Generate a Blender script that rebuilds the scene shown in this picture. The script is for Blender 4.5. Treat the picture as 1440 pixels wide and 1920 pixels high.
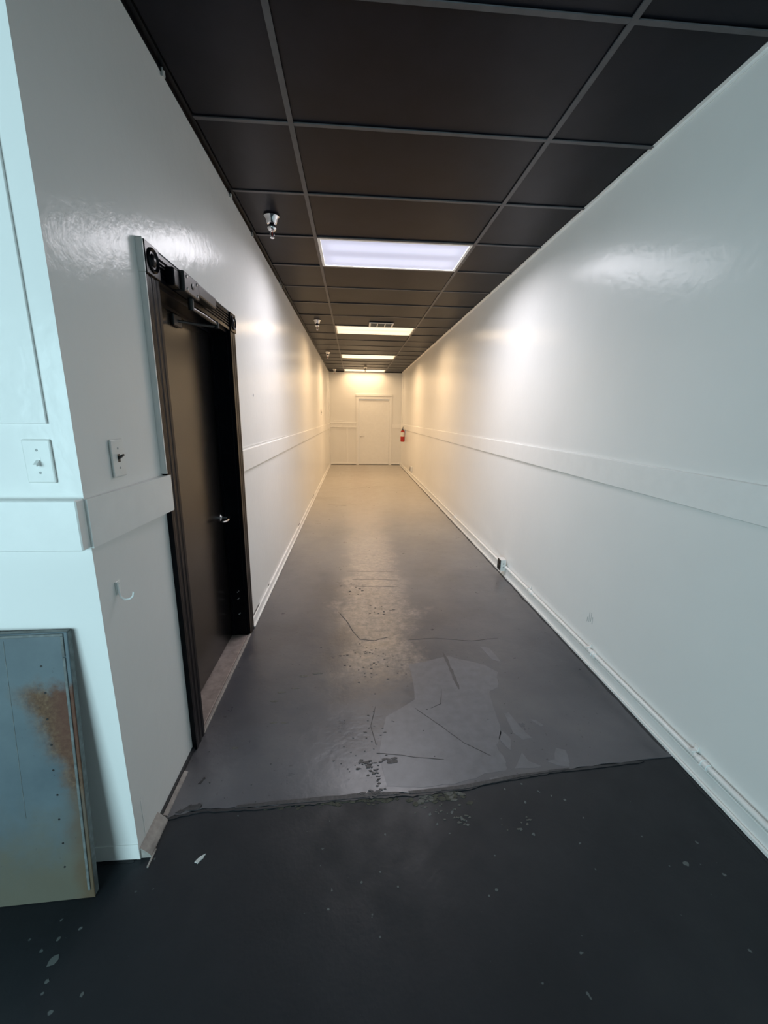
import bpy, bmesh, math, random
from mathutils import Vector, Matrix

for _o in list(bpy.data.objects):
    bpy.data.objects.remove(_o)
SC = bpy.context.scene
C = SC.collection
random.seed(7)

# ------------------------------------------------------------------ camera
PITCH, YAW, ROLL = 0.2304, 0.0757, 0.0142
F_PX, CAM_Z = 763.136, 1.4947
fwd = Vector((math.sin(YAW) * math.cos(PITCH), math.cos(YAW) * math.cos(PITCH), -math.sin(PITCH)))
rgt = Vector((math.cos(YAW), -math.sin(YAW), 0))
upv = rgt.cross(fwd)
r2 = math.cos(ROLL) * rgt + math.sin(ROLL) * upv
u2 = -math.sin(ROLL) * rgt + math.cos(ROLL) * upv
cam_data = bpy.data.cameras.new('camera')
cam_data.sensor_fit = 'HORIZONTAL'
cam_data.sensor_width = 36.0
cam_data.lens = F_PX / 1440.0 * 36.0
cam_data.clip_start = 0.02
cam = bpy.data.objects.new('camera', cam_data)
m = Matrix((r2, u2, -fwd)).transposed().to_4x4()
m.translation = Vector((0, 0, CAM_Z))
cam.matrix_world = m
C.objects.link(cam)
SC.camera = cam

# ------------------------------------------------------------------ world, daylight, exposure
world = bpy.data.worlds.new('overcast_sky')
SC.world = world
world.use_nodes = True
bg = world.node_tree.nodes['Background']
bg.inputs['Color'].default_value = (0.60, 0.90, 1.0, 1)
bg.inputs['Strength'].default_value = 1.0

# daylight entering through the shop window behind the photographer
WIN = dict(x0=-4.1, x1=-0.9, z0=0.35, z1=2.55, y=-3.6)
sun_d = bpy.data.lights.new('window_daylight', 'AREA')
sun_d.shape = 'RECTANGLE'
sun_d.size = WIN['x1'] - WIN['x0']
sun_d.size_y = WIN['z1'] - WIN['z0']
sun_d.energy = 236
sun_d.color = (0.62, 0.91, 1.0)
sun_o = bpy.data.objects.new('window_daylight', sun_d)
sun_o.location = ((WIN['x0'] + WIN['x1']) / 2, WIN['y'] - 0.16, (WIN['z0'] + WIN['z1']) / 2)
sun_o.rotation_euler = (math.radians(90), 0, 0)
C.objects.link(sun_o)

SPREAD = 165            # prismatic lenses throw the light downwards
LIGHT_W = {'cool': 33.0, 'warm': 29.0}
LIGHT_C = {'cool': (0.98, 0.95, 1.0), 'warm': (1.0, 0.672, 0.37)}

vs = SC.view_settings
SC.display_settings.display_device = 'sRGB'
vs.view_transform = 'Standard'
vs.look = 'None'
vs.exposure = 0.0
vs.gamma = 1.0
vs.use_curve_mapping = False
SC.cycles.use_denoising = True
SC.cycles.max_bounces = 12
SC.cycles.diffuse_bounces = 8
SC.cycles.glossy_bounces = 4

# ------------------------------------------------------------------ room measures (metres)
XL, XR, ZC, YB = -0.738, 1.476, 2.792, 12.866
YF = 1.150                       # face of the wall left of the corridor mouth
G1 = -0.2825; G2 = G1 + 1.2192   # ceiling runners
ROOM_X0, ROOM_Y0 = -4.6, -3.6
ZF = -0.0035                      # shop floor, a little lower than the corridor slab

# ------------------------------------------------------------------ node materials
def new_mat(name):
    mt = bpy.data.materials.new(name)
    mt.use_nodes = True
    nt = mt.node_tree
    return mt, nt, nt.nodes['Principled BSDF']

def N(nt, typ, **kw):
    n = nt.nodes.new(typ)
    for k, v in kw.items():
        if hasattr(n, k) and not k.startswith('i_'):
            setattr(n, k, v)
        else:
            n.inputs[k[2:] if k.startswith('i_') else k].default_value = v
    return n

def obj_coords(nt, scale=(1, 1, 1), loc=(0, 0, 0)):
    tc = N(nt, 'ShaderNodeTexCoord')
    mp = N(nt, 'ShaderNodeMapping')
    mp.inputs['Scale'].default_value = scale
    mp.inputs['Location'].default_value = loc
    nt.links.new(tc.outputs['Object'], mp.inputs['Vector'])
    return mp.outputs['Vector']

def noise(nt, vec, scale, detail=4, rough=0.55):
    n = N(nt, 'ShaderNodeTexNoise')
    n.inputs['Scale'].default_value = scale
    n.inputs['Detail'].default_value = detail
    n.inputs['Roughness'].default_value = rough
    nt.links.new(vec, n.inputs['Vector'])
    return n.outputs['Fac']

def ramp(nt, fac, stops):
    r = N(nt, 'ShaderNodeValToRGB')
    el = r.color_ramp.elements
    while len(el) < len(stops):
        el.new(0.5)
    for e, (p, c) in zip(el, stops):
        e.position = p
        e.color = tuple(c) + (1,) if len(c) == 3 else c
    nt.links.new(fac, r.inputs['Fac'])
    return r.outputs['Color']

def mixc(nt, fac, a, b):
    mx = N(nt, 'ShaderNodeMix', data_type='RGBA')
    if isinstance(fac, float):
        mx.inputs[0].default_value = fac
    else:
        nt.links.new(fac, mx.inputs[0])
    for v, s in ((a, mx.inputs[6]), (b, mx.inputs[7])):
        if isinstance(v, (tuple, list)):
            s.default_value = tuple(v) + (1,)
        else:
            nt.links.new(v, s)
    return mx.outputs[2]

def mth(nt, op, a, b=None, clamp=False):
    n = N(nt, 'ShaderNodeMath', operation=op)
    n.use_clamp = clamp
    for i, v in enumerate((a, b)):
        if v is None:
            continue
        if isinstance(v, (int, float)):
            n.inputs[i].default_value = v
        else:
            nt.links.new(v, n.inputs[i])
    return n.outputs[0]

def smooth(nt, v, lo, hi):
    n = N(nt, 'ShaderNodeMapRange')
    n.interpolation_type = 'SMOOTHSTEP'
    n.inputs['From Min'].default_value = lo
    n.inputs['From Max'].default_value = hi
    nt.links.new(v, n.inputs['Value'])
    return n.outputs['Result']

def bump(nt, h, strength, dist, normal=None):
    b = N(nt, 'ShaderNodeBump')
    b.inputs['Strength'].default_value = strength
    b.inputs['Distance'].default_value = dist
    nt.links.new(h, b.inputs['Height'])
    if normal is not None:
        nt.links.new(normal, b.inputs['Normal'])
    return b.outputs['Normal']

def simple_mat(name, col, rough=0.5, metal=0.0, var=0.15, vscale=14, bstr=0.0, bscale=80, spec=0.5):
    mt, nt, b = new_mat(name)
    v = obj_coords(nt)
    f = noise(nt, v, vscale)
    lo = tuple(max(0, c * (1 - var)) for c in col)
    hi = tuple(min(1, c * (1 + var)) for c in col)
    nt.links.new(ramp(nt, f, [(0.3, lo), (0.7, hi)]), b.inputs['Base Color'])
    b.inputs['Roughness'].default_value = rough
    b.inputs['Metallic'].default_value = metal
    b.inputs['Specular IOR Level'].default_value = spec
    if bstr:
        nt.links.new(bump(nt, noise(nt, v, bscale), bstr, 0.002), b.inputs['Normal'])
    return mt

def wall_paint(name, col, rough, streak_axis_scale):
    """glossy enamel wall paint, rolled on in vertical strokes"""
    mt, nt, b = new_mat(name)
    v = obj_coords(nt)
    vst = obj_coords(nt, streak_axis_scale)
    var = noise(nt, v, 1.3, 3)
    nt.links.new(ramp(nt, var, [(0.3, tuple(c * 0.96 for c in col)), (0.7, col)]), b.inputs['Base Color'])
    b.inputs['Roughness'].default_value = 0.6
    b.inputs['Specular IOR Level'].default_value = 0.15
    b.inputs['Coat Weight'].default_value = 0.52
    b.inputs['Coat IOR'].default_value = 1.45
    b.inputs['Coat Roughness'].default_value = rough
    n1 = bump(nt, noise(nt, vst, 1.0, 2), 0.08, 0.006)
    n2 = bump(nt, noise(nt, v, 2.5, 1), 0.10, 0.010, n1)
    n3 = bump(nt, noise(nt, v, 20, 4), 0.35, 0.0045, n2)
    nt.links.new(n3, b.inputs['Coat Normal'])
    return mt

M = {}
M['wall'] = wall_paint('white_enamel_wall', (0.87, 0.865, 0.85), 0.21, (13, 13, 0.7))
M['trim'] = simple_mat('white_trim_paint', (0.88, 0.875, 0.86), 0.32, var=0.02, bstr=0.08)
M['plate'] = simple_mat('white_plastic', (0.80, 0.80, 0.78), 0.3, var=0.03)
M['black_gloss'] = simple_mat('black_gloss_paint', (0.004, 0.0045, 0.007), 0.30, var=0.3, bstr=0.05, spec=0.13)
M['black_plastic'] = simple_mat('black_plastic', (0.012, 0.012, 0.013), 0.4)
M['tile'] = simple_mat('black_ceiling_tile', (0.011, 0.011, 0.016), 0.36, var=0.2, vscale=5, bstr=0.06, bscale=120, spec=0.09)
M['tbar'] = simple_mat('dark_grey_ceiling_grid', (0.085, 0.082, 0.088), 0.45, var=0.15, spec=0.3)
M['deck'] = simple_mat('black_ceiling_deck', (0.02, 0.02, 0.022), 0.8)
M['chrome'] = simple_mat('chrome', (0.82, 0.82, 0.84), 0.12, metal=1.0, var=0.04)
M['steel'] = simple_mat('brushed_steel', (0.62, 0.61, 0.60), 0.28, metal=1.0, var=0.06)
M['fixture'] = simple_mat('white_fixture_metal', (0.80, 0.79, 0.76), 0.4, var=0.03)
M['sill'] = simple_mat('worn_wood_threshold', (0.30, 0.245, 0.225), 0.5, var=0.25, vscale=25, bstr=0.2)
M['old_wood'] = simple_mat('greyed_wood_strip', (0.34, 0.31, 0.29), 0.55, var=0.25, vscale=30, bstr=0.2)
M['caulk'] = simple_mat('black_floor_paint_edge', (0.012, 0.014, 0.018), 0.5)
M['crack'] = simple_mat('dark_crack', (0.045, 0.044, 0.046), 0.7, var=0.4, vscale=60)
M['dark_patch'] = simple_mat('old_black_paint', (0.040, 0.040, 0.044), 0.55, var=0.5, vscale=70)
M['moss'] = simple_mat('dirty_olive_filler', (0.055, 0.055, 0.040), 0.75, var=0.5, vscale=60, bstr=0.4)
M['bare'] = simple_mat('bare_concrete', (0.105, 0.105, 0.095), 0.7, var=0.3, vscale=60, bstr=0.3)
M['patch'] = simple_mat('pale_grey_paint_layer', (0.132, 0.132, 0.148), 0.38, var=0.12, vscale=20, bstr=0.05)
M['bar'] = simple_mat('dark_paint_stroke', (0.062, 0.062, 0.068), 0.45, var=0.15)
M['ridge'] = simple_mat('worn_ridge_paint', (0.13, 0.12, 0.115), 0.5, var=0.3, vscale=40)
M['chip'] = simple_mat('white_paint_chip', (0.62, 0.63, 0.62), 0.6, var=0.1)
M['chip_grey'] = simple_mat('grey_paint_fleck', (0.09, 0.105, 0.105), 0.6, var=0.2)
M['red'] = simple_mat('red_enamel', (0.42, 0.022, 0.012), 0.3, var=0.1)
M['label'] = simple_mat('white_label', (0.78, 0.76, 0.70), 0.5, var=0.05)
M['closer'] = simple_mat('dark_bronze_metal', (0.022, 0.021, 0.021), 0.42, metal=0.0, var=0.2)
M['room'] = simple_mat('shop_wall_paint', (0.62, 0.62, 0.60), 0.6, var=0.04)
M['mullion'] = simple_mat('aluminium_window_frame', (0.45, 0.45, 0.46), 0.4, metal=0.8)
M['scuff'] = simple_mat('grey_scuff', (0.42, 0.43, 0.43), 0.6)

def black_door_mat():
    mt, nt, b = new_mat('black_door_paint')
    v = obj_coords(nt)
    f = noise(nt, v, 3.5, 5)
    nt.links.new(ramp(nt, f, [(0.3, (0.004, 0.004, 0.005)), (0.7, (0.010, 0.008, 0.007))]), b.inputs['Base Color'])
    nt.links.new(ramp(nt, noise(nt, v, 3, 4), [(0.3, (0.19,) * 3), (0.7, (0.26,) * 3)]), b.inputs['Roughness'])
    b.inputs['Specular IOR Level'].default_value = 0.68
    nt.links.new(bump(nt, noise(nt, v, 40, 3), 0.02, 0.001), b.inputs['Normal'])
    return mt
M['door_black'] = black_door_mat()

def corridor_floor_mat():
    mt, nt, b = new_mat('grey_painted_concrete')
    v = obj_coords(nt)
    base = ramp(nt, noise(nt, v, 1.7, 6, 0.62), [(0.28, (0.062, 0.063, 0.073)), (0.5, (0.088, 0.088, 0.100)), (0.74, (0.122, 0.119, 0.126))])
    # brightness of the far end painted in: colour turns paler down the corridor
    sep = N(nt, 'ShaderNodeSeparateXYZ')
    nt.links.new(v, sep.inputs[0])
    far_bright = smooth(nt, mth(nt, 'ADD', sep.outputs['Y'], mth(nt, 'MULTIPLY', noise(nt, v, 0.8, 4), 2.0)), 3.2, 9.0)
    base = mixc(nt, mth(nt, 'MULTIPLY', far_bright, 0.8), base, (0.54, 0.50, 0.45))
    # worn walking line down the middle, the lights' glossy reflection painted into it
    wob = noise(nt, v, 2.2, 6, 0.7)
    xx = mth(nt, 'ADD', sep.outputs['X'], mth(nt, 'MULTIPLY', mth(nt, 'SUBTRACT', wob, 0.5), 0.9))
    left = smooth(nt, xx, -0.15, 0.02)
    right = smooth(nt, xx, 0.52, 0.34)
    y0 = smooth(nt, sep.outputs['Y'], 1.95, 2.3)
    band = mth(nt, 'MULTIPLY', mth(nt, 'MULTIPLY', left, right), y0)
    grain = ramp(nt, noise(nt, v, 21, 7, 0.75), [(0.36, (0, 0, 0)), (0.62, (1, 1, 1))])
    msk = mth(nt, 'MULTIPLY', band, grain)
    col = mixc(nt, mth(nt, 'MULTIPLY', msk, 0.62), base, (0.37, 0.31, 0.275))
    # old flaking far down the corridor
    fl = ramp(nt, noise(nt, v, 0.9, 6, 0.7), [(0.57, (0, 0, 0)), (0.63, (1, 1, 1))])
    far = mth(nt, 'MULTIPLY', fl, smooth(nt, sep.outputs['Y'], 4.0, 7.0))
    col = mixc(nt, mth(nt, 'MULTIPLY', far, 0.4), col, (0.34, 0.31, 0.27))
    # pits
    pits = ramp(nt, noise(nt, v, 48, 2), [(0.28, (1, 1, 1)), (0.31, (0, 0, 0))])
    col = mixc(nt, mth(nt, 'MULTIPLY', pits, 0.7), col, (0.03, 0.03, 0.032))
    nt.links.new(col, b.inputs['Base Color'])
    nt.links.new(ramp(nt, noise(nt, v, 5, 6, 0.7), [(0.3, (0.26,) * 3), (0.7, (0.40,) * 3)]), b.inputs['Roughness'])
    n1 = bump(nt, noise(nt, v, 2.5, 5, 0.6), 0.25, 0.02)
    nt.links.new(bump(nt, noise(nt, v, 60, 4), 0.12, 0.003, n1), b.inputs['Normal'])
    b.inputs['Specular IOR Level'].default_value = 0.5
    return mt
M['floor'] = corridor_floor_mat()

def shop_floor_mat():
    mt, nt, b = new_mat('dark_slate_painted_concrete')
    v = obj_coords(nt)
    base = ramp(nt, noise(nt, v, 2.2, 6, 0.65), [(0.30, (0.011, 0.014, 0.018)), (0.55, (0.016, 0.019, 0.024)), (0.75, (0.024, 0.027, 0.031))])
    fleck = ramp(nt, noise(nt, v, 30, 2, 0.4), [(0.735, (0, 0, 0)), (0.76, (1, 1, 1))])
    col = mixc(nt, mth(nt, 'MULTIPLY', fleck, 0.5), base, (0.20, 0.23, 0.23))
    nt.links.new(col, b.inputs['Base Color'])
    nt.links.new(ramp(nt, noise(nt, v, 6, 6), [(0.3, (0.42,) * 3), (0.7, (0.6,) * 3)]), b.inputs['Roughness'])
    n1 = bump(nt, noise(nt, v, 5, 5), 0.2, 0.01)
    nt.links.new(bump(nt, noise(nt, v, 80, 4), 0.15, 0.002, n1), b.inputs['Normal'])
    b.inputs['Specular IOR Level'].default_value = 0.3
    return mt
M['shop_floor'] = shop_floor_mat()

def rusty_mat():
    """blue-grey enamelled sheet, rust patch near the right edge, brown grime towards the bottom edge (object space: X along width, Z up)"""
    mt, nt, b = new_mat('rusty_blue_grey_enamel')
    v = obj_coords(nt)
    sep = N(nt, 'ShaderNodeSeparateXYZ')
    nt.links.new(v, sep.inputs[0])
    X, Z = sep.outputs['X'], sep.outputs['Z']
    nz = noise(nt, v, 9, 6, 0.7)
    nzc = mth(nt, 'SUBTRACT', nz, 0.5)
    fine = noise(nt, v, 60, 5, 0.7)
    base = ramp(nt, noise(nt, v, 3.2, 6, 0.65), [(0.3, (0.075, 0.105, 0.125)), (0.7, (0.125, 0.165, 0.185))])
    # grime towards the bottom and along the right edge
    gz = mth(nt, 'ADD', Z, mth(nt, 'MULTIPLY', nzc, 0.45))
    g1 = smooth(nt, gz, 0.40, 0.04)
    col = mixc(nt, mth(nt, 'MULTIPLY', g1, 0.75), base, (0.125, 0.105, 0.062))
    gx = mth(nt, 'ADD', X, mth(nt, 'MULTIPLY', nzc, 0.14))
    g2 = mth(nt, 'MULTIPLY', smooth(nt, gx, -0.075, -0.015), smooth(nt, Z, 0.66, 0.5))
    col = mixc(nt, mth(nt, 'MULTIPLY', g2, 0.7), col, (0.115, 0.070, 0.036))
    # rust patch: wide at the top, running down the edge
    z1 = mth(nt, 'ADD', Z, mth(nt, 'MULTIPLY', nzc, 0.16))
    top = smooth(nt, z1, 0.75, 0.69)
    bot = smooth(nt, z1, 0.28, 0.46)
    edge = mth(nt, 'ADD', mth(nt, 'MULTIPLY', mth(nt, 'SUBTRACT', 0.73, Z), 0.36), -0.165)   # left limit moves right going down
    xr_ = mth(nt, 'SUBTRACT', mth(nt, 'ADD', X, mth(nt, 'MULTIPLY', nzc, 0.14)), edge)
    inside = smooth(nt, xr_, -0.03, 0.05)
    rust = mth(nt, 'MULTIPLY', mth(nt, 'MULTIPLY', top, bot), inside)
    rustcol = ramp(nt, fine, [(0.30, (0.045, 0.022, 0.012)), (0.5, (0.115, 0.058, 0.030)), (0.72, (0.19, 0.125, 0.070))])
    core = mth(nt, 'MULTIPLY', smooth(nt, X, -0.085, -0.03), smooth(nt, Z, 0.36, 0.6))
    rustcol2 = mixc(nt, mth(nt, 'MULTIPLY', core, 0.75), rustcol, (0.105, 0.038, 0.024))
    col = mixc(nt, rust, col, rustcol2)
    # small pinholes in a line and specks
    specks = ramp(nt, noise(nt, v, 75, 2), [(0.26, (1, 1, 1)), (0.30, (0, 0, 0))])
    col = mixc(nt, mth(nt, 'MULTIPLY', specks, 0.6), col, (0.035, 0.036, 0.036))
    nt.links.new(col, b.inputs['Base Color'])
    rg = mth(nt, 'ADD', mth(nt, 'MULTIPLY', rust, 0.35), 0.42)
    nt.links.new(rg, b.inputs['Roughness'])
    nt.links.new(bump(nt, mth(nt, 'ADD', mth(nt, 'MULTIPLY', rust, fine), mth(nt, 'MULTIPLY', fine, 0.2)), 0.35, 0.002), b.inputs['Normal'])
    return mt
M['rusty'] = rusty_mat()
M['sheet_edge'] = simple_mat('grimy_sheet_edge', (0.13, 0.145, 0.145), 0.5, var=0.4, vscale=40)

def lens_mat(name, col, lo, hi):
    """prismatic diffuser lens lit from behind by two tubes that run along X"""
    mt, nt, b = new_mat(name)
    tc = N(nt, 'ShaderNodeTexCoord')
    sep = N(nt, 'ShaderNodeSeparateXYZ')
    nt.links.new(tc.outputs['Object'], sep.inputs[0])
    Y = mth(nt, 'ABSOLUTE', sep.outputs['Y'])
    d = mth(nt, 'ABSOLUTE', mth(nt, 'SUBTRACT', Y, 0.135))
    f = smooth(nt, d, 0.13, 0.02)
    ex = smooth(nt, mth(nt, 'ABSOLUTE', sep.outputs['X']), 0.60, 0.46)
    f = mth(nt, 'MULTIPLY', f, ex)
    st = mth(nt, 'ADD', mth(nt, 'MULTIPLY', f, hi - lo), lo)
    b.inputs['Base Color'].default_value = (0.3, 0.3, 0.3, 1)
    b.inputs['Roughness'].default_value = 0.35
    b.inputs['Emission Color'].default_value = tuple(col) + (1,)
    nt.links.new(st, b.inputs['Emission Strength'])
    return mt
M['lens_cool'] = lens_mat('cool_diffuser', (0.70, 0.74, 1.0), 0.62, 0.90)
M['lens_warm'] = lens_mat('warm_diffuser', (1.0, 0.93, 0.68), 0.85, 1.10)

# ------------------------------------------------------------------ mesh helpers
class MB:
    def __init__(self):
        self.bm = bmesh.new()

    def box(self, a, b, bev=0.0, seg=1):
        lo = [min(p, q) for p, q in zip(a, b)]
        hi = [max(p, q) for p, q in zip(a, b)]
        r = bmesh.ops.create_cube(self.bm, size=1.0)
        vs_ = r['verts']
        for v in vs_:
            v.co = Vector([lo[i] + (v.co[i] + 0.5) * (hi[i] - lo[i]) for i in range(3)])
        if bev:
            es = list({e for v in vs_ for e in v.link_edges})
            bmesh.ops.bevel(self.bm, geom=es, offset=bev, segments=seg, affect='EDGES', profile=0.5)
        return self

    def prism(self, poly, axis, a, b):
        """poly: 2-D points in the plane of the two other axes (in order), extruded along axis from a to b"""
        idx = {'x': (1, 2, 0), 'y': (0, 2, 1), 'z': (0, 1, 2)}[axis]
        def P(p, t):
            c = [0, 0, 0]
            c[idx[0]], c[idx[1]], c[idx[2]] = p[0], p[1], t
            return c
        va = [self.bm.verts.new(P(p, a)) for p in poly]
        vb = [self.bm.verts.new(P(p, b)) for p in poly]
        n = len(poly)
        self.bm.faces.new(va); self.bm.faces.new(vb[::-1])
        for i in range(n):
            j = (i + 1) % n
            self.bm.faces.new((va[j], va[i], vb[i], vb[j]))
        return self

    def lathe(self, prof, seg, centre, axis='z', close=True):
        c = Vector(centre)
        rot = {'z': Matrix.Identity(3), 'x': Matrix.Rotation(math.pi / 2, 3, 'Y'), 'y': Matrix.Rotation(-math.pi / 2, 3, 'X')}[axis]
        rings = []
        for r, t in prof:
            rings.append([self.bm.verts.new(c + rot @ Vector((r * math.cos(2 * math.pi * k / seg), r * math.sin(2 * math.pi * k / seg), t))) for k in range(seg)])
        for A, B in zip(rings[:-1], rings[1:]):
            for k in range(seg):
                j = (k + 1) % seg
                self.bm.faces.new((A[k], A[j], B[j], B[k]))
        if close:
            self.bm.faces.new(rings[0][::-1]); self.bm.faces.new(rings[-1])
        return self

    def tube(self, path, r, seg=10):
        pts = [Vector(p) for p in path]
        rings = []
        prev = None
        for i, p in enumerate(pts):
            d = (pts[min(i + 1, len(pts) - 1)] - pts[max(i - 1, 0)]).normalized()
            if prev is None:
                a = d.orthogonal().normalized()
            else:
                a = (prev - d * prev.dot(d)).normalized()
            prev = a
            bb = d.cross(a)
            rr = r[i] if isinstance(r, (list, tuple)) else r
            rings.append([self.bm.verts.new(p + rr * (math.cos(2 * math.pi * k / seg) * a + math.sin(2 * math.pi * k / seg) * bb)) for k in range(seg)])
        for A, B in zip(rings[:-1], rings[1:]):
            for k in range(seg):
                j = (k + 1) % seg
                self.bm.faces.new((A[k], A[j], B[j], B[k]))
        self.bm.faces.new(rings[0][::-1]); self.bm.faces.new(rings[-1])
        return self

    def build(self, name, mat, parent=None, origin=(0, 0, 0), smooth_=False, at=None):
        bm = self.bm
        bmesh.ops.recalc_face_normals(bm, faces=bm.faces)
        o0 = Vector(origin)
        if o0.length:
            bmesh.ops.translate(bm, verts=bm.verts, vec=-o0)
        me = bpy.data.meshes.new(name)
        bm.to_mesh(me); bm.free()
        me.materials.append(M[mat] if isinstance(mat, str) else mat)
        if smooth_:
            me.shade_smooth()
            try:
                me.set_sharp_from_angle(angle=math.radians(40))
            except Exception:
                pass
        ob = bpy.data.objects.new(name, me)
        C.objects.link(ob)
        if parent is not None:
            ob.parent = parent
        if at is not None:
            ob.location = at
        elif parent is None and o0.length:
            ob.location = o0
        return ob

def tag(o, label=None, cat=None, group=None, kind=None):
    for k, v in (('label', label), ('category', cat), ('group', group), ('kind', kind)):
        if v:
            o[k] = v
    return o

def empty(name, loc):
    o = bpy.data.objects.new(name, None)
    o.empty_display_size = 0.05
    C.objects.link(o)
    o.location = loc
    return o

def copy_tree(o, parent=None):
    c = o.copy()
    C.objects.link(c)
    c.parent = parent
    for ch in list(o.children):
        copy_tree(ch, c)
    return c

def struct(o, label, cat=None):
    return tag(o, label, cat, kind='structure')

def ragged(poly, amp, n=3, seed=0):
    """subdivide a polygon outline and roughen it"""
    rnd = random.Random(seed)
    out = []
    L = len(poly)
    for i in range(L):
        a, b = Vector(poly[i]), Vector(poly[(i + 1) % L])
        for k in range(n):
            p = a.lerp(b, k / n)
            out.append((p.x + rnd.uniform(-amp, amp), p.y + rnd.uniform(-amp, amp)))
    return out

# ================================================================== FLOOR
joint = [(-0.90, 1.275), (-0.745, 1.290), (-0.67, 1.306), (-0.59, 1.323), (-0.469, 1.323), (-0.40, 1.319), (-0.318, 1.322), (-0.25, 1.331),
         (-0.18, 1.328), (-0.09, 1.336), (-0.004, 1.337), (0.068, 1.345), (0.12, 1.339), (0.177, 1.346), (0.25, 1.341), (0.314, 1.346),
         (0.39, 1.355), (0.455, 1.357), (0.55, 1.376), (0.645, 1.391), (0.72, 1.398), (0.799, 1.408), (0.87, 1.418), (0.946, 1.421), (1.15, 1.435), (1.30, 1.447), (XR + 0.06, 1.46)]
rj = random.Random(3)
fine_joint = []
for a, b in zip(joint[:-1], joint[1:]):
    for k in range(4):
        t = k / 4
        fine_joint.append((a[0] + (b[0] - a[0]) * t, a[1] + (b[1] - a[1]) * t + rj.uniform(-0.005, 0.005)))
fine_joint.append(joint[-1])

floor = MB().box((ROOM_X0 - 0.1, ROOM_Y0 - 0.1, -0.12), (XR + 0.1, YB + 0.15, ZF)).build('floor', 'shop_floor')
struct(floor, 'dark slate painted concrete floor in the foreground')
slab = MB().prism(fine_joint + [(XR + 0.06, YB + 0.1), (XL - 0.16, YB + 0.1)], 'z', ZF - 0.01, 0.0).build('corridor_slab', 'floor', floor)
slab['label'] = 'grey painted concrete slab running down the corridor'

def decal(name, poly, mat, z=0.0, t=0.0006, amp=0.004, n=3, seed=0, parent=floor):
    mb = MB().prism(ragged(poly, amp, n, seed), 'z', z - 0.0004, z + t)
    bmesh.ops.triangulate(mb.bm, faces=mb.bm.faces)
    return mb.build(name, mat, parent)

def strip(name, pts, w, mat, z=0.0, t=0.0007, seed=0, parent=floor, jag=0.3):
    """a thin crack-like strip along a line"""
    rnd = random.Random(seed)
    P = []
    for a, b in zip(pts[:-1], pts[1:]):
        for k in range(5):
            P.append(Vector(a).lerp(Vector(b), k / 5))
    P.append(Vector(pts[-1]))
    L, R = [], []
    for i, q in enumerate(P):
        d = (P[min(i + 1, len(P) - 1)] - P[max(i - 1, 0)]).normalized()
        nrm = Vector((-d.y, d.x))
        f = 1.0 if 0 < i < len(P) - 1 else 0.25
        off = rnd.uniform(-jag, jag) * w
        L.append(tuple(q + nrm * (w * 0.5 * f * rnd.uniform(0.5, 1.3) + off)))
        R.append(tuple(q + nrm * (-w * 0.5 * f * rnd.uniform(0.5, 1.3) + off)))
    mb = MB()
    bm = mb.bm
    lt = [bm.verts.new((p[0], p[1], z + t)) for p in L]
    rt = [bm.verts.new((p[0], p[1], z + t)) for p in R]
    lb = [bm.verts.new((p[0], p[1], z - 0.0004)) for p in L]
    rb = [bm.verts.new((p[0], p[1], z - 0.0004)) for p in R]
    for i in range(len(P) - 1):
        bm.faces.new((lt[i], rt[i], rt[i + 1], lt[i + 1]))
        bm.faces.new((lb[i], lt[i], lt[i + 1], lb[i + 1]))
        bm.faces.new((rt[i], rb[i], rb[i + 1], rt[i + 1]))
    return mb.build(name, mat, parent)

# paler paint layer right of the middle, its torn outliers
decal('paint_patch', [(0.34, 2.22), (0.60, 2.30), (0.80, 2.20), (0.86, 2.12), (0.815, 1.977), (0.756, 1.945), (0.729, 1.781), (0.716, 1.639), (0.66, 1.565), (0.674, 1.47), (0.66, 1.425), (0.561, 1.415), (0.487, 1.388), (0.38, 1.37), (0.227, 1.366), (0.13, 1.385), (0.115, 1.48), (0.12, 1.60), (0.16, 1.78), (0.33, 1.90)], 'patch', amp=0.005, n=3, seed=1)
for i, (poly, sd) in enumerate([
    ([(0.775, 1.77), (0.80, 1.775), (0.825, 1.66), (0.85, 1.60), (0.80, 1.59), (0.775, 1.64)], 2),
    ([(0.895, 1.72), (0.92, 1.715), (0.945, 1.68), (0.925, 1.672)], 3),
    ([(0.70, 1.435), (0.74, 1.48), (0.765, 1.52), (0.78, 1.47), (0.82, 1.437), (0.76, 1.43)], 4),
    ([(0.86, 1.46), (0.90, 1.47), (0.935, 1.535), (0.975, 1.52), (0.962, 1.455), (0.945, 1.43), (0.90, 1.44)], 5),
    ([(0.57, 1.392), (0.61, 1.398), (0.625, 1.383), (0.575, 1.378)], 6),
    ([(0.69, 1.60), (0.72, 1.66), (0.745, 1.60), (0.72, 1.53)], 8),
    ([(0.84, 2.40), (0.90, 2.38), (0.92, 2.22), (0.87, 2.25)], 9)]):
    decal('paint_patch', poly, 'patch', amp=0.003, n=2, seed=sd)
strip('paint_stroke', [(0.578, 2.346), (0.586, 2.145), (0.590, 1.972)], 0.020, 'bar', t=0.0011, jag=0.05, seed=4)
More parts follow.
